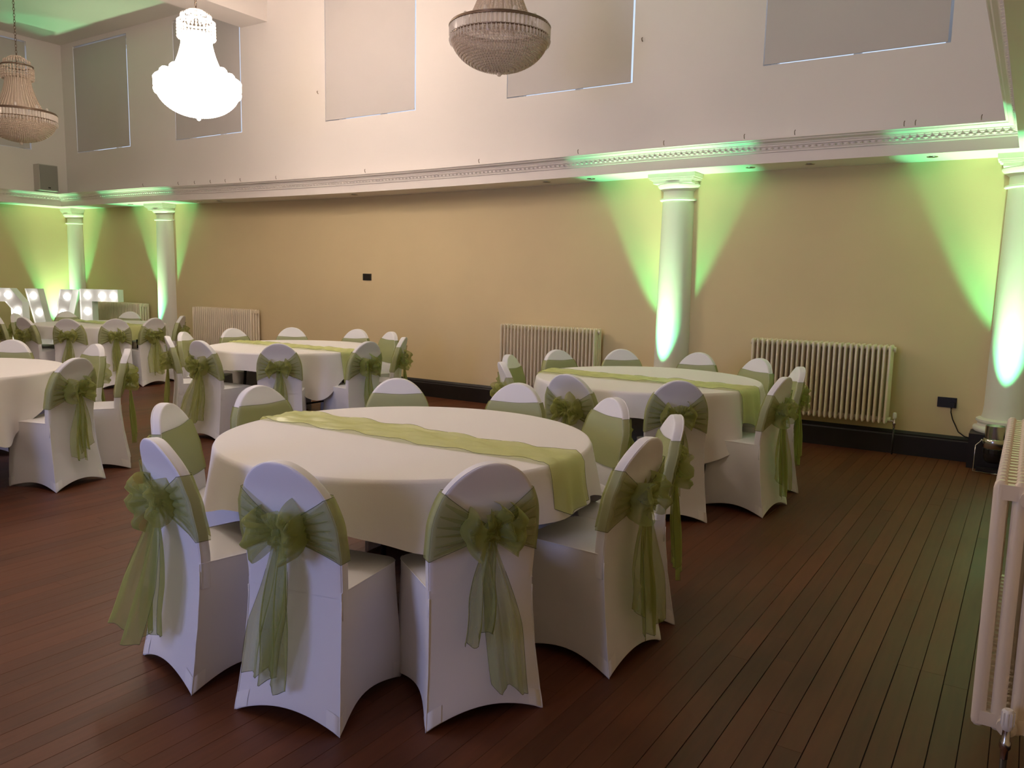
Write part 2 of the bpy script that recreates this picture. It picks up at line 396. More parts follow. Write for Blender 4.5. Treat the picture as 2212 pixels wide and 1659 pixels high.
# ------------------------------------------------------------------ floor uplighters
def uplighter(label, x, y, tilt=0.0, k=1.0):
    t = thing('uplighter', label, 'stage light', (x, y, 0), group='floor uplighters before the columns')
    b = MB(); b.lathe([(.0005, .082), (.040, .085), (.062, .105), (.070, .140), (.071, .165), (.062, .168)], n=24)
    b.build('rear_housing', M['plastic'], t, True, 40)
    b = MB(); b.lathe([(.072, .165), (.074, .168), (.074, .20), (.072, .203)], n=24)
    for i in range(12):
        a = 2*PI*i/12; b.box(-.004, .004, -.006, .006, 0, .034); 
        for q in range(len(b.v)-8, len(b.v)):
            vx, vy, vz = b.v[q]; vx += .075; b.v[q] = (vx*cos(a)-vy*sin(a), vx*sin(a)+vy*cos(a), vz+.166)
    b.build('vent_ring', M['steel'], t, True, 30)
    b = MB(); b.lathe([(.074, .203), (.082, .215), (.083, .262), (.078, .275), (.070, .280), (.070, .383), (.066, .383), (.066, .255), (.060, .25)], n=32)
    b.build('barrel', M['chrome'], t, True, 35)
    b = MB(); b.lathe([(.0005, .262), (.066, .262)], n=24); b.build('lens', M['lens'], t)
    b = MB()
    for s in (-1, 1): b.tube([(s*.085, 0, .265), (s*.100, -.0, .24), (s*.125, -.02, .215), (s*.128, -.05, .01), (0, -.055, .004)], .004, 6)
    b.build('yoke', M['chrome'], t, True)
    MB().box(-.11, .11, -.02, .06, 0, .03).build('foot', M['plastic'], t)
    for nm, pw, col, ang, bl in (('uplight_core', 210*k, (1.0, .98, .64), 39, .8), ('uplight_rim', 250*k, (.15, 1.0, .42), 47, .30)):
        l = light(nm, 'SPOT', (x, y, .285), pw, col, spot_size=R(ang), spot_blend=bl, shadow_soft_size=.03, rot=(PI-tilt, 0, 0))
    return t
uplighter('polished floor uplighter in a wire yoke beside the right hand radiator', -.165, 7.33, .02)
uplighter('floor uplighter before the middle column, hidden behind the right table', -3.10, 7.33, .02)
uplighter('floor uplighter before the column left of the ribbed radiator', -11.53, 7.33, .02, .85)
uplighter('floor uplighter in the left corner behind the light up letters', -14.0, 7.28, .02, .75)

# ------------------------------------------------------------------ radiators
def rad_section_mesh(end=False):
    b = MB(); hw = .0135 if not end else .0155
    zs0, zs1 = .28, .962
    for c in range(4):
        yc = .0165+c*.044; n = 10
        ring = [(hw*.85*cos(2*PI*k/n), (.0155 if not end else .0178)*sin(2*PI*k/n)) for k in range(n)]
        rows = []
        for z, s in ((zs0+.004, .55), (zs0+.010, .85), (zs0+.022, 1), (zs1-.022, 1), (zs1-.008, .85), (zs1, .45)):
            rows.append([(px*s if s < 1 else px, yc+py*s, z) for px, py in ring])
        b.grid(rows, True)
        b.add(rows[-1], [tuple(range(n))]); b.add(rows[0], [tuple(range(n-1, -1, -1))])
    for z0, z1 in ((zs0+.012, zs0+.050), (zs1-.050, zs1-.010)):
        b.box(-hw*.8, hw*.8, .012, .154, z0, z1)
    for z in (zs0+.031, zs1-.031):
        b.tube([(-.0226, .083, z), (.0226, .083, z)], .021, 10)
    return b.mesh('radiator_section', M['rad'], True, 35)
SEC = rad_section_mesh(); SECE = rad_section_mesh(True)
def trv(t, xx, yy):
    b = MB(); b.lathe([(.0005, .379), (.010, .379), (.0140, .374), (.0150, .340), (.013, .328), (.009, .322)], (xx, yy), 16)
    for i in range(10):
        a = 2*PI*i/10; b.box(xx+.0146*cos(a)-.0016, xx+.0146*cos(a)+.0016, yy+.0146*sin(a)-.0016, yy+.0146*sin(a)+.0016, .338, .373)
    v = b.build('valve_head', M['whiteplastic'], t, True, 40)
    b = MB(); b.lathe([(.009, .324), (.010, .296), (.0135, .291), (.0135, .274), (.009, .268), (.009, .244)], (xx, yy), 12)
    b.tube([(xx, yy, .300), (xx-.06, yy, .305)], .008, 8)
    b.build('valve_body', M['chrome'], t, True, 40)
    MB().tube([(xx, yy, .245), (xx, yy, .01)], .008, 8).build('pipe', M['steel'], t, True)
def radiator(label, loc, length, rz, pitch=.0452, valve=True):
    t = thing('column_radiator', label, 'radiator', loc, rz, 'white column radiators')
    n = round(length/pitch)
    for i in range(n):
        put('radiator_section', SECE if i in (0, n-1) else SEC, t, ((i+.5)*pitch, 0, 0))
    for z in (.311, .924):
        for xx in (-.012, n*pitch):
            MB().tube([(xx, .083, z), (xx+.014, .083, z)], .024, 12).build('end_plug', M['rad'], t, True, 40)
    for xx in (.2, n*pitch-.2):
        for z in (.40, .85): MB().box(xx-.015, xx+.015, .150, .205, z, z+.03).build('wall_bracket', M['rad'], t)
    if valve: trv(t, n*pitch+.045, .083)
    return t
RY = 7.475
radiator('white column radiator behind the right table, left of the middle column', (-5.03, RY, 0), 1.2, 0)
radiator('white column radiator right of the middle column, valve at its right end', (-2.19, RY, 0), 1.235, 0)
radiator('white column radiator behind the middle table, right of the left column', (-10.62, RY, 0), 1.34, 0)
radiator('white column radiator far left, seen through the glowing letter E', (-13.25, RY, 0), 1.30, 0)
radiator('close white column radiator cut off by the right edge of the photo', (-.045, 3.64, 0), 1.265, -PI/2)

# ------------------------------------------------------------------ sockets and flex
def socket(label, x, z, cable):
    t = thing('wall_socket', label, 'socket', (x, WY, z))
    b = MB(); b.box(-.073, .073, -.007, 0, -.043, .043); b.box(-.070, .070, -.010, -.007, -.040, .040); b.build('face_plate', M['plastic'], t)
    for s in (-1, 1): MB().box(s*.045-.008, s*.045+.008, -.014, -.010, .014, .030).build('switch', M['plastic'], t)
    if cable:
        MB().box(.012, .060, -.045, -.010, -.038, .004).build('plug', M['plastic'], t)
        MB().tube([(.036, -.03, -.035), (.038, -.03, -.08), (.055, -.022, -.14), (.080, -.02, -.19), (.105, -.03, -.24), (.155, -.03, -.275), (.21, -.034, -.285)], .005, 8).build('flex', M['plastic'], t, True)
    return t
socket('black double socket with a plug and flex near the right corner', -.545, .492, True)
socket('small black socket high on the yellow wall above the middle table', -7.24, 1.455, False)

# ------------------------------------------------------------------ recessed downlights in the soffit
dl = MB(); dl.lathe([(.030, .0), (.042, -.004), (.043, .0), (.043, .001)], n=20); dl_me = dl.mesh('trim_ring', M['chrome'], True)
dl2 = MB(); dl2.lathe([(.0005, -.001), (.030, -.001)], n=20); dl2_me = dl2.mesh('lamp_face', M['plastic'], True)
dtxt = ['just right of the corner beam lights', 'in the soffit above the socket with flex', 'in soffit right of the middle column', 'in soffit above the right radiator',
        'in soffit left of the middle column', 'in soffit above the left of the middle radiator', 'in dark soffit above the small black wall socket', 'in soffit right of the left column', 'in soffit well right of the left column', 'in soffit left of the left column']
for k, x in enumerate((-.79, -2.266, -1.747, -3.895, -4.42, -7.2, -9.82, -10.28, -12.0)):
    tx = ['soffit downlight above the socket with the flex', 'soffit downlight just right of the middle column', 'soffit downlight above the right radiator',
          'soffit downlight just left of the middle column', 'soffit downlight above the radiator left of the middle column', 'soffit downlight above the small black wall socket',
          'soffit downlight second to the right of the left column', 'soffit downlight first to the right of the left column', 'soffit downlight left of the left column'][k]
    t = thing('recessed_downlight', tx, 'downlight', (x, 7.42, SOF+sag(x)-.001), 0, 'small downlights in the soffit')
    put('trim_ring', dl_me, t); put('lamp_face', dl2_me, t)

# ------------------------------------------------------------------ speaker on the end wall
t = thing('wall_speaker', 'grey box loudspeaker on the wall above the left corner cornice', 'speaker', (XLU, 6.955, 2.735))
MB().box(0, .17, -.148, .148, 0, .41).build('case', M['speaker_box'], t)
MB().box(.17, .182, -.138, .138, .012, .398).build('grille', M['speaker'], t)
MB().box(.182, .185, -.02, .02, .035, .055).build('badge', M['plastic'], t)

# ------------------------------------------------------------------ chandeliers
def chandelier(label, loc, lit):
    t = thing('chandelier', label, 'chandelier', loc, 0, 'crystal chandeliers')
    CR, PR, FR = (M['lit_crystal'], M['lit_crystal'], M['lit_crystal']) if lit else (M['crystal'], M['prism'], M['gilt'])
    rim, zr = .385, .272
    # bowl of bead rings
    b = MB(); rings = 20
    for i in range(1, rings+1):
        a = PI/2*i/rings; rr = .372*sin(a); z = .02 + .255*(1-cos(a)); n = max(6, int(2*PI*rr/.021))
        for k in range(n):
            th = 2*PI*(k+.5*(i % 2))/n; b.octa((rr*cos(th), rr*sin(th), z), .0125, .0125)
    stuff(b.build('bead_bowl', CR, t))
    b = MB(); b.lathe([(.0005, .030)]+[(.36*sin(PI/2*i/12), .034+.245*(1-cos(PI/2*i/12))) for i in range(1, 13)], n=48)
    b.build('bowl_liner', CR, t, True)
    # band of prisms and its two hoops
    b = MB(); n = 72
    for k in range(n):
        a = 2*PI*k/n; c, s = cos(a), sin(a)
        def q(rad, tg, z): return (rad*c-tg*s, rad*s+tg*c, z)
        w = .0145
        b.add([q(rim-.006, -w, zr), q(rim+.008, 0, zr), q(rim-.006, w, zr), q(rim-.006, -w, zr+.068), q(rim+.008, 0, zr+.068), q(rim-.006, w, zr+.068)],
              [(0, 1, 4, 3), (1, 2, 5, 4), (2, 0, 3, 5), (3, 4, 5), (2, 1, 0)])
        b.octa(q(rim, 0, zr-.030), .012, .030)
    stuff(b.build('prism_band', PR, t))
    for z, rr in ((zr-.002, rim-.012), (zr+.072, rim+.004), (zr+.086, rim-.006)):
        b = MB(); b.tube([(rr*cos(2*PI*i/48), rr*sin(2*PI*i/48), z) for i in range(48)], .007, 6, True); b.build('hoop', FR, t, True)
    # neck strands
    b = MB(); n = 40
    for k in range(n):
        a = 2*PI*k/n
        for j in range(34):
            u = j/33; rr = .125 + .115*(1-u)**1.9 + .02*(1-u); z = zr+.09+.405*u
            if u < .06: rr = .26-.0*u
            b.octa((rr*cos(a), rr*sin(a), z), .0085, .0105)
    stuff(b.build('neck_strands', CR, t))
    b = MB(); b.lathe([(.225, zr+.10), (.16, zr+.26), (.125, zr+.38), (.115, zr+.49)], n=32); b.build('neck_core', CR, t, True)
    # crown
    b = MB(); n = 30
    for k in range(n):
        a = 2*PI*k/n
        for j in range(5): b.octa((.165*cos(a), .165*sin(a), zr+.465+.028*j), .015, .017)
        b.octa((.135*cos(a), .135*sin(a), zr+.655), .010, .022)
        for j in range(6):
            u = j/5; b.octa(((.16-.12*u)*cos(a), (.16-.12*u)*sin(a), zr+.61+.10*sin(u*PI/2)), .009, .011)
    stuff(b.build('crown_pendants', M['lit_dim'] if lit else CR, t))
    b = MB(); b.tube([(.165*cos(2*PI*i/32), .165*sin(2*PI*i/32), zr+.605) for i in range(32)], .009, 6, True)
    b.tube([(.118*cos(2*PI*i/32), .118*sin(2*PI*i/32), zr+.47) for i in range(32)], .009, 6, True)
    b.build('crown_hoop', FR, t, True)
    # bulbs on the rim
    for k in range(8):
        a = 2*PI*k/8+.2; b = MB(); b.ball((.285*cos(a), .285*sin(a), zr+.125), .055 if lit else .018, 12, 1.0 if lit else 1.7)
        b.build('bulb', M['bulb'] if lit else M['prism'], t, True)
    b = MB(); b.ball((0, 0, .0), .020, 12); b.lathe([(.007, .015), (.011, .026), (.006, .034)], n=12); b.build('finial', CR, t, True)
    b = MB(); z = zr+.73; i = 0; top = CEIL-.06-loc[2]
    b.tube([(0, 0, zr+.49), (0, 0, zr+.74)], .008, 8)
    while z < top:
        a = (i % 2)*PI/2; b.tube([(.011*cos(q*PI/4)*cos(a), .011*cos(q*PI/4)*sin(a), z+.022*sin(q*PI/4)) for q in range(8)], .003, 5, True); z += .034; i += 1
    b.build('chain', M['gilt'], t, True)
    b = MB(); b.lathe([(.0005, top-.02), (.03, top-.015), (.06, top+.03), (.065, top+.058)], n=20); b.build('ceiling_rose', M['gilt'], t, True)
    return t
chandelier('unlit bowl shaped crystal chandelier hanging top centre, bronze hoop', (-3.64, 5.346, 3.04), False)
chandelier('brightly glowing white crystal chandelier, the only lit one', (-6.83, 4.953, 2.92), True)
chandelier('dim unlit crystal chandelier at the far left edge', (-10.2, 4.964, 2.94), False)

# ------------------------------------------------------------------ light-up letters
def ray(px, py):
    d = r3*((px-1106)/FPX) - u3*((py-829.5)/FPX) + f2; return d
def hit_y(px, py, y):
    d = ray(px, py); return CAM + d*(y/d.y)
LT = Vector((.93, .37, 0)).normalized()          # reading direction of the row of letters
def letter(ch, label, o, w, outline_list, bulbs, hgt=1.19, dep=.13):
    rz = math.atan2(LT.y, LT.x)
    t = thing('light_up_letter', label, 'letter', (o.x, o.y, 0), rz, 'white light up letters')
    back, side = MB(), MB()
    for ol in outline_list:
        n = len(ol)
        back.add([(x, .03, z) for x, z in ol], [tuple(range(n))])
        back.add([(x, dep, z) for x, z in ol], [tuple(range(n-1, -1, -1))])
    back.build('face_panel', M['letter_face'], t)
    for ol in EDGE[ch](w, hgt):
        n = len(ol)
        side.add([(x, y, z) for x, z in ol for y in (0, dep)], [(2*i, 2*((i+1) % n), 2*((i+1) % n)+1, 2*i+1) for i in range(n)])
        cx = sum(p[0] for p in ol)/n; cz = sum(p[1] for p in ol)/n
    side.build('side_return', M['letter_face'], t)
    for x, z in bulbs:
        b = MB(); b.ball((x, .005, z), .040, 12); bo = b.build('bulb', M['letter_bulb'], t, True)
        b = MB(); b.lathe([(.0, 0), (.022, 0), (.022, .03)], n=10)
        put('lamp_holder', b.mesh('lamp_holder', M['whiteplastic']), bo, (x, .032, z), (PI/2, 0, 0))
S = .22
def e_out(w, h):
    a = .19; return [[(0, 0), (w, 0), (w, a), (S, a), (S, h/2-a/2), (w*.92, h/2-a/2), (w*.92, h/2+a/2), (S, h/2+a/2), (S, h-a), (w, h-a), (w, h), (0, h)]]
def v_out(w, h):
    return [[(0, h), (w*.5-S*.5, 0), (w*.5+S*.5, 0), (w, h), (w-S*1.06, h), (w*.5, .33), (S*1.06, h)]]
def o_out(w, h):
    c, a = .2, .20; k = .10
    return [[(c, 0), (w-c, 0), (w, c), (w, h-c), (w-c, h), (c, h), (0, h-c), (0, c)], [(a+k, a), (a, a+k), (a, h-a-k), (a+k, h-a), (w-a-k, h-a), (w-a, h-a-k), (w-a, a+k), (w-a-k, a)]]
EDGE = {'E': e_out, 'V': v_out, 'O': o_out}
def quad_o(w, h):
    A, B = o_out(w, h); B = [B[0], B[7], B[6], B[5], B[4], B[3], B[2], B[1]]
    return [[A[i], A[(i+1) % 8], B[(i+1) % 8], B[i]] for i in range(8)]
def quads_e(w, h):
    a = .19; return [[(0, 0), (S, 0), (S, h), (0, h)], [(S, 0), (w, 0), (w, a), (S, a)], [(S, h/2-a/2), (w*.92, h/2-a/2), (w*.92, h/2+a/2), (S, h/2+a/2)], [(S, h-a), (w, h-a), (w, h), (S, h)]]
def quads_v(w, h):
    return [[(0, h), (w*.5-S*.5, 0), (w*.5, .0), (w*.5, .33), (S*1.06, h)], [(w, h), (w-S*1.06, h), (w*.5, .33), (w*.5, 0), (w*.5+S*.5, 0)]]
def span(px0, px1, y0):
    a = hit_y(px0, 624, y0); d = ray(px1, 624)
    # intersect vertical plane of px1 with the line a + LT*s
    s = (d.x*(a.y)-d.y*(a.x))/(d.y*LT.x-d.x*LT.y)
    return a, s
a, w = span(171, 254, 6.88); hh = hit_y(171, 624, 6.88).z
letter('E', 'glowing white letter E at the right end of the row, before the far radiator', a, w, quads_e(w, hh), [(.11, .13), (.11, .36), (.11, .60), (.11, .83), (.12, hh-.10), (w*.56, hh-.10), (w*.85, hh-.10), (w*.56, .1), (w*.85, .1), (w*.6, .595)], hh)
a, w = span(53, 157, 6.40); hh = hit_y(53, 623, 6.40).z
vb = [(.13, hh-.11), (.22, hh-.37), (.31, hh-.62), (w-.13, hh-.11), (w-.22, hh-.37), (w-.31, hh-.62), (w/2, .2)]
letter('V', 'glowing white letter V in the middle of the row, before the corner column', a, w, quads_v(w, hh), vb, hh)
a, w = span(-54, 46, 5.72); hh = hit_y(20, 622, 6.0).z
letter('O', 'glowing white letter O with chamfered corners, cut by the left edge', a, w, quad_o(w, hh), [(w-.10, hh*.30), (w-.10, hh*.52), (w-.11, hh*.72), (w-.26, hh-.10), (w*.42, hh-.09), (.2, hh-.2), (.1, hh*.55), (.1, hh*.3), (w*.5, .1)], hh)

# ------------------------------------------------------------------ tables
TABLES = {'T1': (-2.279, 2.676), 'T2': (-2.33, 5.42), 'T3': (-6.10, 5.43), 'T4': (-6.36, 2.414), 'T5': (-10.56, 6.03)}
TR, TZ = .812, .760
def smooth01(x): x = max(0, min(1, x)); return x*x*(3-2*x)
def cloth_mesh(seed, corners, rot, amp=1.0):
    rnd = random.Random(seed); n = 180; rows = []
    ph = [rnd.uniform(0, 6.28) for _ in range(6)]
    for rr in (.001, .2, .45, .65, .76, .80):
        rows.append([(rr*cos(2*PI*i/n), rr*sin(2*PI*i/n), TZ+.0012*sin(7*rr+ph[0]+3*cos(2*PI*i/n))*(1 if rr > .1 else 0)) for i in range(n)])
    def drop(a):
        d = .158
        for ca, cdp in corners:
            da = (a-R(ca)+PI) % (2*PI)-PI
            d += (cdp-.158)*math.exp(-(da/.30)**2)
        return d + .006*sin(5*a+ph[1])
    def fold(a, t):
        # ripples grow towards the hem, deeper near the hanging corners
        k = .0
        for ca, cdp in corners:
            da = (a-R(ca)+PI) % (2*PI)-PI
            k += (cdp)*math.exp(-(da/.42)**2)
        g = (.004+.020*(amp-1)+.055*k*amp)*t
        return g*(sin(12*a+ph[2]+1.1*sin(3*a+ph[3]))*.7+.5*sin(19*a+ph[4]))
    for t in (0, .04, .1, .2, .35, .5, .65, .8, .92, 1.0):
        row = []
        for i in range(n):
            a = 2*PI*i/n; d = drop(a)
            ro = TR+.003 if t > 0 else TR-.004
            r_ = ro + .012*min(1, t*6)*0 + .028*t + fold(a, t)
            row.append((r_*cos(a), r_*sin(a), TZ - (.0008 if t == 0 else .005+ (d-.005)*t)))
        rows.append(row)
    b = MB(); b.grid(rows, True)
    return b.mesh('tablecloth', M['cloth'], True)
def runner_mesh(seed, width, hang_l, hang_r, y0=0):
    rnd = random.Random(seed); ph = [rnd.uniform(0, 6.28) for _ in range(8)]
    nv = 14; path = []
    edge = math.sqrt((TR+.012)**2)
    rows = []
    def wig(s): return .006*sin(5*s+ph[0])
    half = edge
    ss = [(-1, k/8) for k in range(8, 0, -1)] + [(0, -1+2*k/70) for k in range(71)] + [(1, k/8) for k in range(1, 9)]
    for side, u in ss:
        row = []
        for j in range(nv+1):
            v = j/nv-.5
            yy = y0 + v*width*(1 + .05*sin(2.2*u+ph[1])) + wig(u if side == 0 else side)
            ex = math.sqrt(max(.01, (TR+.004)**2-yy*yy))
            if side == 0:
                px = u*ex
                z = TZ+.004+.008*abs(sin(9*u+5*v+ph[2]))*(1-.6*abs(v))+.007*max(0, sin(17*u-9*v+ph[3]))+.005*max(0, sin(31*v+6*u+ph[4]))
                if abs(u) > .985: z = TZ+.003
            else:
                hg = hang_l if side < 0 else hang_r
                hem = 1 + .10*sin(PI*(v+.5)) - .06*cos(9*v+ph[5])
                px = side*(ex + .012 + .030*u + u*.014*sin(14*v+ph[6]+1.5*u) + .018*math.exp(-((v)/.3)**2)*u)
                z = TZ-.004 - hg*u*hem
            row.append((px, yy, z))
        rows.append(row)
    b = MB(); b.grid(rows)
    e = MB()
    for idx in (0, nv):
        e.tube([r_[idx] for r_ in rows], .0009, 4)
    e.tube(rows[0], .0011, 4); e.tube(rows[-1], .0011, 4)
    return b.mesh('runner_fabric', M['satin'], True), e.mesh('hem', M['hem'], True)
def table(key, seed, corners, hangs, wr, y0, lab):
    x, y = TABLES[key]
    t = thing('round_table', lab[0], 'table', (x, y, 0), 0, 'round banquet tables')
    b = MB(); b.lathe([(.0005, .732), (.795, .732), (TR-.012, .738), (TR-.010, .752), (TR-.016, TZ-.003), (.0005, TZ-.003)], n=64); b.build('tabletop', M['wood'], t, True, 35)
    for sx in (-1, 1):
        for sy in (-1, 1):
            MB().tube([(sx*.36, sy*.28, .732), (sx*.42, sy*.30, .0)], .014, 8).build('leg', M['steel'], t, True)
        MB().tube([(sx*.40, -.29, .25), (sx*.40, .29, .25)], .009, 8).build('brace', M['steel'], t, True)
    c = put('tablecloth', cloth_mesh(seed, corners, 0, 1.0 if key == 'T1' else 1.7), None, (x, y, 0)); tag(c, lab[1], 'tablecloth', 'white cloths on the round tables')
    rn, hm = runner_mesh(seed+7, wr, hangs[0], hangs[1], y0)
    r_ = put('table_runner', rn, None, (x, y, 0)); tag(r_, lab[2], 'table runner', 'green runners across the round tables')
    put('hem', hm, r_)
table('T1', 3, [(-46, .255), (-14, .20), (14, .205), (47, .36), (114, .30), (236, .26)], (.14, .165), .262, -.012,
      ('round table nearest the camera under a white cloth', 'white cloth on the nearest round table, corner dipping between front chairs', 'pale green runner across the nearest table, right end hanging down'))
table('T2', 11, [(-37, .46), (60, .40), (140, .30), (232, .34)], (.14, .21), .27, -.14,
      ('round table on the right before the middle column', 'white cloth on the right table, tinted green by the uplighter', 'green runner across the right table before the middle column'))
table('T3', 23, [(-28, .43), (65, .36), (150, .3), (246, .30)], (.14, .26), .25, -.04,
      ('round table in the middle below the small wall socket', 'white cloth on the middle table, long corner hanging at right', 'green runner on the middle table below the small wall socket'))
table('T4', 31, [(4, .44), (80, .34), (160, .3), (250, .3)], (.14, .27), .27, -.10,
      ('round table cut off by the left edge', 'white cloth on the table cut off by the left edge', 'green runner end hanging off the table at the left edge'))
table('T5', 41, [(-30, .30), (60, .30), (150, .3), (240, .3)], (.14, .16), .26, .02,
      ('far round table before the light up letters', 'white cloth on the far table before the light up letters', 'green runner on the far table before the light up letters'))

# ------------------------------------------------------------------ chairs
def lerp(a, b, t): return a+(b-a)*t
def interp(tab, z):
    if z <= tab[0][0]: return tab[0][1]
    for (a, va), (b_, vb) in zip(tab, tab[1:]):
        if z <= b_: return lerp(va, vb, smooth01((z-a)/(b_-a))*.5+.5*(z-a)/(b_-a))
    return tab[-1][1]
REAR = [(0, 0), (.12, .020), (.25, .040), (.38, .052), (.46, .053), (.55, .045), (.65, .027), (.75, .004), (.877, -.035)]
def yr(z): return interp(REAR, z)
HWT = [(0, .208), (.10, .199), (.22, .189), (.38, .183), (.46, .183), (.56, .187), (.66, .186)]
HT = .877
def hw(z):
    if z <= .63: return interp(HWT, z)
    u = min(1, (z-.63)/(HT-.63)); return .186*max(0, 1-u**2.15)**.5
BT = .044
SEAT = .452
def cover_mesh():
    b = MB()
    # ---- back pad: front and rear faces with a crisp rounded rim
    nz, nx = 30, 20; zs = [.36, .40, .44, .48, .52, .56, .60, .64] + [.64+(HT-.64)*sin(PI/2*k/20) for k in range(1, 21)]
    us = [-1, -.985, -.955, -.90, -.78, -.6, -.4, -.2, 0, .2, .4, .6, .78, .90, .955, .985, 1]
    front, rear = [], []
    for z in zs:
        h = hw(z); fr, re = [], []
        for u in us:
            x = h*u; y = yr(z)
            ez = (HT-z); ed = min(h*(1-abs(u)), ez*1.2+.0)
            k = min(1, ed/.010); th = BT/2*(.72+.28*math.sqrt(1-(1-k)**2))
            cr = .004*(1-(x/.2)**2)
            fr.append((x, y+BT/2+th+cr*.6, z)); re.append((x, y+BT/2-th, z))
        front.append(fr); rear.append(re)
    b.grid([list(reversed(r_)) for r_ in front]); b.grid(rear)
    # rim strip joining front and rear
    rf = [r_[0] for r_ in front] + [r_[-1] for r_ in reversed(front)]
    rr = [r_[0] for r_ in rear] + [r_[-1] for r_ in reversed(rear)]
    mid = [(p[0]*1.012, (p[1]+q[1])/2, p[2]+(.0015 if p[2] > .7 else 0)) for p, q in zip(rf, rr)]
    b.grid([rf, mid, rr])
    # ---- seat and stretched skirt: rings of points round the four legs
    m = 16
    def ring(t):
        # t = 0 at seat edge, 1 at the hem
        z = SEAT*(1-t); pts = []
        fx = lerp(.186, .188, t); fy = lerp(.420, .430, t**1.4)
        rx = hw(z)
        cs = [(-rx, yr(z)), (rx, yr(z)), (fx, fy), (-fx, fy)]
        rc = lerp(.055, .012, smooth01(t*1.3))        # front corner rounding
        for s in range(4):
            A, B = cs[s], cs[(s+1) % 4]
            for i in range(m):
                u = i/m; x = lerp(A[0], B[0], u); y = lerp(A[1], B[1], u)
                pull = [.004, .030, .020, .030][s]*sin(PI*u)**1.3*smooth01(t*1.5)*(1 if t < .85 else 1)
                if s == 1: x -= pull
                if s == 2: y -= pull
                if s == 3: x += pull
                # round the front corners
                for C_, sx in ((cs[2], 1), (cs[3], -1)):
                    dx = (C_[0]-x)*sx; dy = C_[1]-y
                    if dx < rc and dy < rc and dx > -1e-6 and dy > -1e-6:
                        vx, vy = rc-dx, rc-dy; L = math.hypot(vx, vy)
                        if L > rc: x -= sx*vx*(1-rc/L); y -= vy*(1-rc/L)
                arch = [.052, .040, .048, .040][s]*sin(PI*u)**.85
                zz = z + arch*smooth01((t-.35)/.65)
                pts.append((x, y, zz))
        return pts
    ts = [0, .02, .06, .14, .25, .38, .5, .62, .74, .85, .93, .98, 1.0]
    rings = [ring(t) for t in ts]
    # seat top: crowned, blended into the edge
    top = ring(0); cx, cy = 0, .22
    seat_rows = []
    for k, (s, dz) in enumerate(((.002, .012), (.3, .0115), (.55, .010), (.75, .008), (.88, .005), (.955, .002))):
        seat_rows.append([(cx+(p[0]-cx)*s, cy+(p[1]-cy)*s, SEAT+dz) for p in top])
    b.grid(seat_rows+rings, True)
    inner = [(p[0]*.985, (p[1]-.2)*.985+.2, p[2]+.006) for p in rings[-1]]
    hem = [(p[0]*.992, (p[1]-.2)*.992+.2, p[2]-.002) for p in rings[-1]]
    inner2 = [(p[0]*.88, (p[1]-.2)*.88+.2, p[2]+.05) for p in rings[-1]]
    b.grid([rings[-1], hem, inner, inner2], True)
    me = b.mesh('chair_cover', M['spandex'], True, 38)
    # seams along the two rear corners and the seat sides
    sm = MB()
    for s in (0, m):
        sm.tube([Vector(r_[s])+Vector(((-.0005 if s == 0 else .0005), -.0005, 0)) for r_ in rings[2:]], .0022, 5)
    for rng in (range(m, 2*m), range(3*m, 4*m)):
        sm.tube([Vector(rings[0][i % (4*m)])+Vector((0, 0, .0004)) for i in rng], .0022, 5)
    sm.tube([(x, y, z-.001 if z > HT-.004 else z) for x, y, z in rr], .0024, 5)
    feet = []
    for s in range(4):
        f = MB(); k0 = s*m; rows = []
        for t in (.87, .90, .94, .97, .995):
            r_ = ring(t); rows.append([(r_[(k0+d) % (4*m)][0]*1.008, (r_[(k0+d) % (4*m)][1]-.21)*1.008+.21, r_[(k0+d) % (4*m)][2]) for d in (-2, -1, 0, 1, 2)])
        f.grid(rows); feet.append(f.mesh('foot_pocket', M['seam'], True))
    return me, sm.mesh('seam', M['seam'], True), feet
COVER, SEAM, FEET = cover_mesh()
ZK = .650
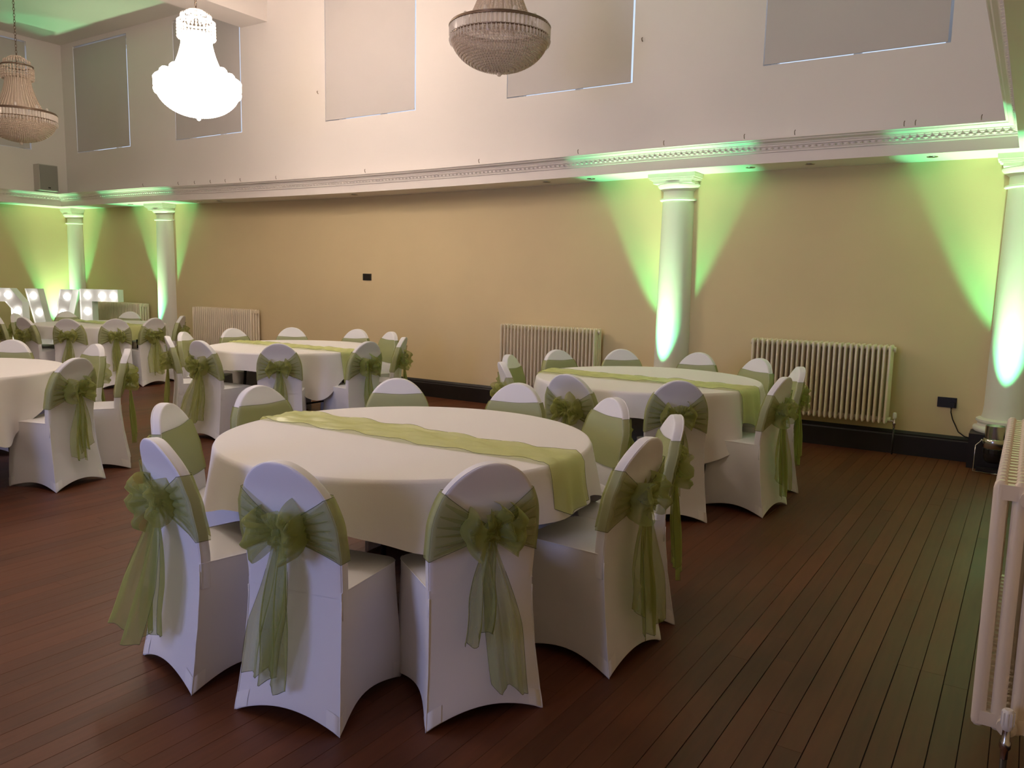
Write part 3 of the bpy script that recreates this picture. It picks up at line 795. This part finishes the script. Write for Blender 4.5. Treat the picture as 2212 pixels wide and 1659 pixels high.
def band_mesh(seed):
    rnd = random.Random(seed); b = MB(); e = MB()
    # front: flat band; rear: pleats gathering to the knot
    zt, zb = .784+rnd.uniform(-.012, .012), .555+rnd.uniform(-.012, .012)
    tl, tr = rnd.uniform(-.012, .012), rnd.uniform(-.012, .012)
    nv = 14
    cols = []
    def fpt(x, z): return (x, yr(z)+BT+.0045, z)
    for i in range(17):
        u = -1+2*i/16; col = []
        for j in range(nv+1):
            v = j/nv; z = lerp(zb, zt, v) + lerp(tl, tr, (u+1)/2)*v + .003*sin(5*v+3*u)
            x = (hw(z)+.004)*u
            y = yr(z)+BT+.0045+.004*(1-u*u)
            
            col.append((x, y, z))
        cols.append(col)
    b.grid(cols)
    for j in (0, nv): e.tube([c[j] for c in cols], .0009, 4)
    ph = rnd.uniform(0, 6)
    for sd in (-1, 1):
        cols = []
        for i in range(18):
            u = max(0, i-3)/14; col = []       # 0 at rim, 1 at knot
            for j in range(nv+1):
                v = j/nv
                ze = lerp(zb-.012, zt-.002, v) + (tl if sd < 0 else tr)*v
                zk = ZK + (v-.5)*.045
                x0 = (hw(ze)+.0045)*sd
                if i < 3:
                    x = x0*(1 if i < 2 else .997); z = ze; y = yr(ze) + (BT+.003, BT*.45, -.003)[i]
                else:
                    z = lerp(ze, zk, u**.92); x = lerp(x0*.985, sd*.010, u)
                    y = yr(z) - .0045 - .020*u**2 - .014*abs(sin(v*PI*4.5+ph))**.8*sin(PI*min(1, u*.95+.04))**.7
                col.append((x, y, z))
            cols.append(col)
        b.grid(cols)
        for j in (0, nv): e.tube([c[j] for c in cols], .0009, 4)
        # gathered folds lying over the band, running in to the knot
        for q in range(6):
            v0 = (q+.30+rnd.uniform(-.12, .12))/6; wv = rnd.uniform(.035, .075); fold_rows = []
            for i in range(4, 18):
                u = (i-3)/14; row = []
                for d in (-1, 0, 1):
                    fv = (v0+d*wv*(.04+.96*min(1, u*1.6)))*nv; j0 = min(nv-1, max(0, int(fv))); fr = fv-j0
                    P, Q = cols[i][j0], cols[i][j0+1]
                    row.append((lerp(P[0], Q[0], fr), lerp(P[1], Q[1], fr)-.0018-.002*(d == 0), lerp(P[2], Q[2], fr)))
                fold_rows.append(row)
            b.grid(fold_rows)
    return b.mesh('sash_band', M['organza'], True), e.mesh('hem', M['hem'], True)
YK = yr(ZK)-.030
def loop_mesh(seed, sd, size, tilt):
    rnd = random.Random(seed); b = MB(); rows = []; ph = [rnd.uniform(0, 6.28) for _ in range(5)]
    na, nv = 26, 12
    for i in range(na+1):
        a = i/na; rad = size*1.12*sin(PI*a)**.8; w = .030+.135*sin(PI*a)**.8
        row = []
        for j in range(nv+1):
            v = j/nv-.5
            r_ = rad*(1-.35*(2*v)**2*sin(PI*a)) * (1+.06*sin(9*v+ph[0]))
            op = .050*sin(2*PI*a)
            x = r_*cos(tilt) - v*w*sin(tilt)*.6; z = r_*sin(tilt) + v*w + .010*sin(7*a+ph[1])
            y = -op - .010*sin(PI*a) + .013*sin(13*v+5*a+ph[2])*sin(PI*a) + .006*sin(24*v+ph[3])*sin(PI*a)
            row.append((sd*x, YK-.012+y, ZK+z))
        rows.append(row)
    b.grid(rows)
    return b.mesh('bow_loop', M['organza_bow'], True)
def knot_mesh(seed):
    rnd = random.Random(seed); b = MB(); rows = []
    for j in range(9):
        t = j/8; th = PI*t; row = []
        for i in range(16):
            a = 2*PI*i/16; k = 1+.18*sin(3*a+5*t+seed)+.10*sin(7*a+seed*2)
            row.append((.024*sin(th)*cos(a)*k, YK-.012+.024*sin(th)*sin(a)*k, ZK-.034*cos(th)))
        rows.append(row)
    b.grid(rows, True)
    # crumpled puff standing over the knot
    for q in range(3):
        rows = []; ph = rnd.uniform(0, 6.28); ox = rnd.uniform(-.03, .03); hh = rnd.uniform(.05, .085)
        for i in range(9):
            u = i/8; rows.append([(ox*u + (v/8-.5)*(.02+.075*u), YK-.020-.022*sin(PI*u*.8)+.010*sin(v*1.7+ph+3*u)*u, ZK+hh*u*(1-.3*abs(v/8-.5)) - (.09*u if q == 2 else 0)) for v in range(9)])
        b.grid(rows)
    return b.mesh('knot', M['organza_bow'], True)
def tail_mesh(seed, dx, length, width, yout, diag):
    rnd = random.Random(seed); b = MB(); e = MB(); rows = []; ph = [rnd.uniform(0, 6.28) for _ in range(5)]
    nt, nv = 26, 16
    for i in range(nt+1):
        t = i/nt; row = []
        w = .030+(width-.030)*min(1, t*1.7)**.75
        for j in range(nv+1):
            v = j/nv-.5
            x = dx*t**1.15 + v*w + .008*sin(6*t+ph[0])
            z = ZK-.015 - length*t + (diag*v*w+.014*sin(9*v+ph[1]))*t**3
            g = .003+.013*min(1, t*1.6)
            y = YK-.014 - yout*t**1.2 + g*sin(2*PI*2.1*v+ph[2]+1.2*t) + .4*g*sin(2*PI*4.3*v+ph[3]-2*t)
            y = min(y, yr(max(0, z))-.006)
            row.append((x, y, z))
        rows.append(row)
    b.grid(rows)
    e.tube(rows[-1], .0009, 4); e.tube([r_[0] for r_ in rows[6:]], .0006, 4); e.tube([r_[-1] for r_ in rows[6:]], .0006, 4)
    return b.mesh('sash_tail', M['organza_bow'], True), e.mesh('hem', M['hem'], True)
def chair_proto(seed, tails, loops):
    t = bpy.data.objects.new('banquet_chair', None); COL.objects.link(t); t.empty_display_size = .1
    cov = put('chair_cover', COVER, t); put('seam', SEAM, cov)
    for f in FEET: put('foot_pocket', f, t)
    bm_, hm_ = band_mesh(seed)
    sb = put('sash_band', bm_, t); put('hem', hm_, sb)
    bow = put('bow', knot_mesh(seed), t)
    for k, (sd, size, tilt) in enumerate(loops): put('bow_loop', loop_mesh(seed*10+k, sd, size, tilt), bow)
    for k, tl in enumerate(tails):
        tm, th = tail_mesh(seed*10+5+k, *tl)
        a = put('sash_tail', tm, t); put('hem', th, a)
    return t
# tails: (sideways drift, length, width, stand-off, diagonal hem); loops: (side, size, tilt)
PROTO = [
    chair_proto(1, [(-.075, .47, .13, .005, .25), (-.03, .50, .11, .018, -.2)], [(-1, .105, -.15), (1, .075, .35), (1, .085, -.35)]),      # near front left
    chair_proto(2, [(-.045, .34, .10, .006, .5), (.085, .53, .13, .015, -.35)], [(1, .105, -.05), (-1, .085, -.1), (1, .07, .55)]),        # near front right
    chair_proto(3, [(.06, .53, .17, .025, .2), (-.01, .44, .15, .008, -.3)], [(1, .095, .15), (-1, .080, -.1)]),
    chair_proto(4, [(-.08, .46, .24, .11, -.2), (.02, .46, .17, .03, .3)], [(-1, .125, .05), (1, .09, .3), (-1, .09, -.5)]),
    chair_proto(5, [(-.03, .44, .12, .02, -.2), (.04, .38, .11, .008, .3)], [(-1, .095, .25), (1, .095, .2)]),
    chair_proto(6, [(.02, .48, .15, .03, .15), (-.04, .40, .10, .01, .4)], [(-1, .10, -.2), (1, .10, .1)]),
    chair_proto(7, [(0.0, .42, .12, .02, -.3), (.03, .47, .12, .012, .2)], [(-1, .085, .1), (1, .10, -.15), (1, .07, .6)]),
]
def top_on_circle(px, py, c, rad, z=.877):
    d = ray(px, py); s = (z-CAM.z)/d.z; P = CAM + d*s
    v = Vector((P.x-c[0], P.y-c[1]))
    # slide along the line of sight in plan to the wanted distance from the table centre
    dd = Vector((d.x, d.y)).normalized(); o = v
    B = o.dot(dd); D = o.dot(o)-rad*rad; disc = B*B-D
    if rad < 0 or rad > 5: return o - dd*(B+(rad if rad < 0 else rad-10))      # abreast of the table: < 0 beyond, > 10 short of the nearest point
    if disc > 0:
        k = min((-B-math.sqrt(disc), -B+math.sqrt(disc)), key=abs)
        if abs(k) < 1.2: v = o + dd*k
        else: v = o.normalized()*rad
    else: v = o - dd*B
    return v
used = set(); placed = []
def chair(key, px, py, proto, rad, jit, label, group):
    c = TABLES[key]; v = top_on_circle(px, py, c, rad)
    ang = math.atan2(-v.y, -v.x) + R(jit) if abs(jit) < 60 else R(jit)   # facing the table, or a bearing read off the photo
    fwd = Vector((cos(ang), sin(ang)))
    org = Vector((c[0], c[1])) + v + fwd*.035
    o = PROTO[proto]
    if proto in used: o = copy_tree(o)
    used.add(proto)
    o.location = (org.x, org.y, 0.0005); o.rotation_euler = (0, 0, ang-PI/2)
    tag(o, label, 'chair', group)
    placed.append((key, org, ang))
G = {'T1': 'chairs round the nearest table', 'T2': 'chairs round the right table', 'T3': 'chairs round the middle table', 'T4': 'chairs round the table cut off at left', 'T5': 'chairs round the far table'}
N, RT, MT, LT_, FT = 'nearest table', 'right table', 'middle table', 'table at the left edge', 'far table'
CH = [
 ('T1', 592, 1003, 0, 1.11, 101, 'bluish white chair with tails trailing left, left of two front chairs at nearest table'),
 ('T1', 1068, 1008, 1, 1.11, 146.9, 'bluish white chair with tails trailing right, right of two front chairs at nearest table'),
 ('T1', 1412, 958, 2, 1.14, 176, 'white chair right front of nearest table, long tails hanging almost to the floor'),
 ('T1', 1475, 895, 5, -.24, 0, 'white chair seen edge on at the right of nearest table, behind the long tailed one'),
 ('T1', 1338, 852, 4, 1.11, 0, 'chair turned to the camera beyond the hanging runner end of nearest table'),
 ('T1', 1125, 822, 6, 1.11, 0, 'chair back with green band, right of three along far rim of nearest table'),
 ('T1', 858, 813, 4, 1.11, 0, 'chair back with green band, middle of three along far rim of nearest table'),
 ('T1', 550, 828, 5, 1.11, 0, 'chair back with green band, left of three along far rim of nearest table'),
 ('T1', 342, 875, 6, 1.11, 0, 'chair left of nearest table facing right, green band and seat showing'),
 ('T1', 318, 943, 3, 1.11, 79, 'chair left front of nearest table, bow and tails flaring over bare floor'),
 ('T2', 1470, 820, 4, 1.11, 122, 'brownish shaded chair with its back to camera, front centre of right table'),
 ('T2', 1222, 803, 6, 1.11, 0, 'chair with a rosette like bow, front left of right table'),
 ('T2', 1077, 777, 5, 1.11, 0, 'chair with drooping bow at left end of right table, before the radiator'),
 ('T2', 1092, 760, 2, 1.11, 0, 'chair with slanting green band at far left of right table'),
 ('T2', 1200, 750, 4, 1.11, 0, 'chair back before the radiator left of middle column, far side of right table'),
 ('T2', 1342, 749, 5, 1.11, 0, 'chair back between radiator and lit column, far side of right table'),
 ('T2', 1513, 756, 6, 1.11, 0, 'chair back right of the lit column, far side of right table'),
 ('T2', 1648, 767, 2, 1.11, 0, 'chair with pale green band before the right radiator at right table'),
 ('T2', 1738, 785, 6, 1.11, 0, 'narrow edge on chair furthest right at right table'),
 ('T2', 1705, 807, 2, 1.11, 174, 'chair in profile, right front of right table, bluish foot'),
 ('T3', 425, 738, 3, 1.13, 92, 'chair with hanging bow at left front of middle table'),
 ('T3', 600, 742, 4, 1.13, 0, 'chair with a neat two loop bow, front centre of middle table'),
 ('T3', 800, 740, 6, 1.13, 0, 'chair with its back to camera at right front of middle table'),
 ('T3', 878, 732, 5, 1.13, 0, 'chair with bow in profile at right end of middle table'),
 ('T3', 850, 717, 4, 1.13, 0, 'narrow chair turned left at far right of middle table'),
 ('T3', 775, 710, 6, 1.13, 0, 'chair back with green band, right of three along far rim of middle table'),
 ('T3', 630, 706, 2, 1.13, 0, 'chair back with green band, middle of three along far rim of middle table'),
 ('T3', 500, 705, 5, 1.13, 0, 'chair back before the ribbed radiator, far side of middle table'),
 ('T3', 390, 712, 4, 1.13, 0, 'chair facing right at far left of middle table, below the left column'),
 ('T3', 355, 725, 5, 10.10, 0, 'thin edge on chair with dark bow, left side of middle table'),
 ('T4', 172, 775, 4, 1.15, 196, 'large chair with its back to camera beside the table at the left edge'),
 ('T4', 283, 750, 6, 1.15, 0, 'profile chair with curved seat and long bow right of left edge table'),
 ('T4', 215, 737, 5, 1.15, 0, 'chair turned to camera with pale band beyond the left edge table'),
 ('T4', 28, 730, 2, 1.15, 0, 'chair back rising behind the table at the left edge'),
 ('T4', -95, 905, 2, 1.15, 0, 'chair whose white skirt corner just enters at the left edge'),
 ('T5', 45, 687, 5, 1.09, 0, 'shaded chair with bow, leftmost of four before the far table'),
 ('T5', 143, 688, 4, 1.09, 0, 'shaded chair with bow, second from left of four before the far table'),
 ('T5', 250, 690, 6, 1.09, 0, 'chair with fan pleated bow, third from left of four before the far table'),
 ('T5', 337, 686, 3, 1.09, 0, 'chair with bow, rightmost of four before the far table, near left column'),
 ('T5', 398, 681, 5, 1.09, 0, 'narrow chair between left column and ribbed radiator at far table'),
 ('T5', 282, 675, 2, 1.09, 0, 'low chair back before the far radiator beyond the far table'),
 ('T5', 140, 672, 4, 1.09, 0, 'chair back before letter V beyond the far table'),
 ('T5', 28, 677, 6, 1.09, 0, 'pale chair back before letter O at left of the far table'),
 ('T5', -10, 701, 5, 10.2, 0, 'shaded chair cut by the left edge at the far table'),
]
for key, px, py, pr, rad, jit, lab in CH: chair(key, px, py, pr, rad, jit, lab, G[key])
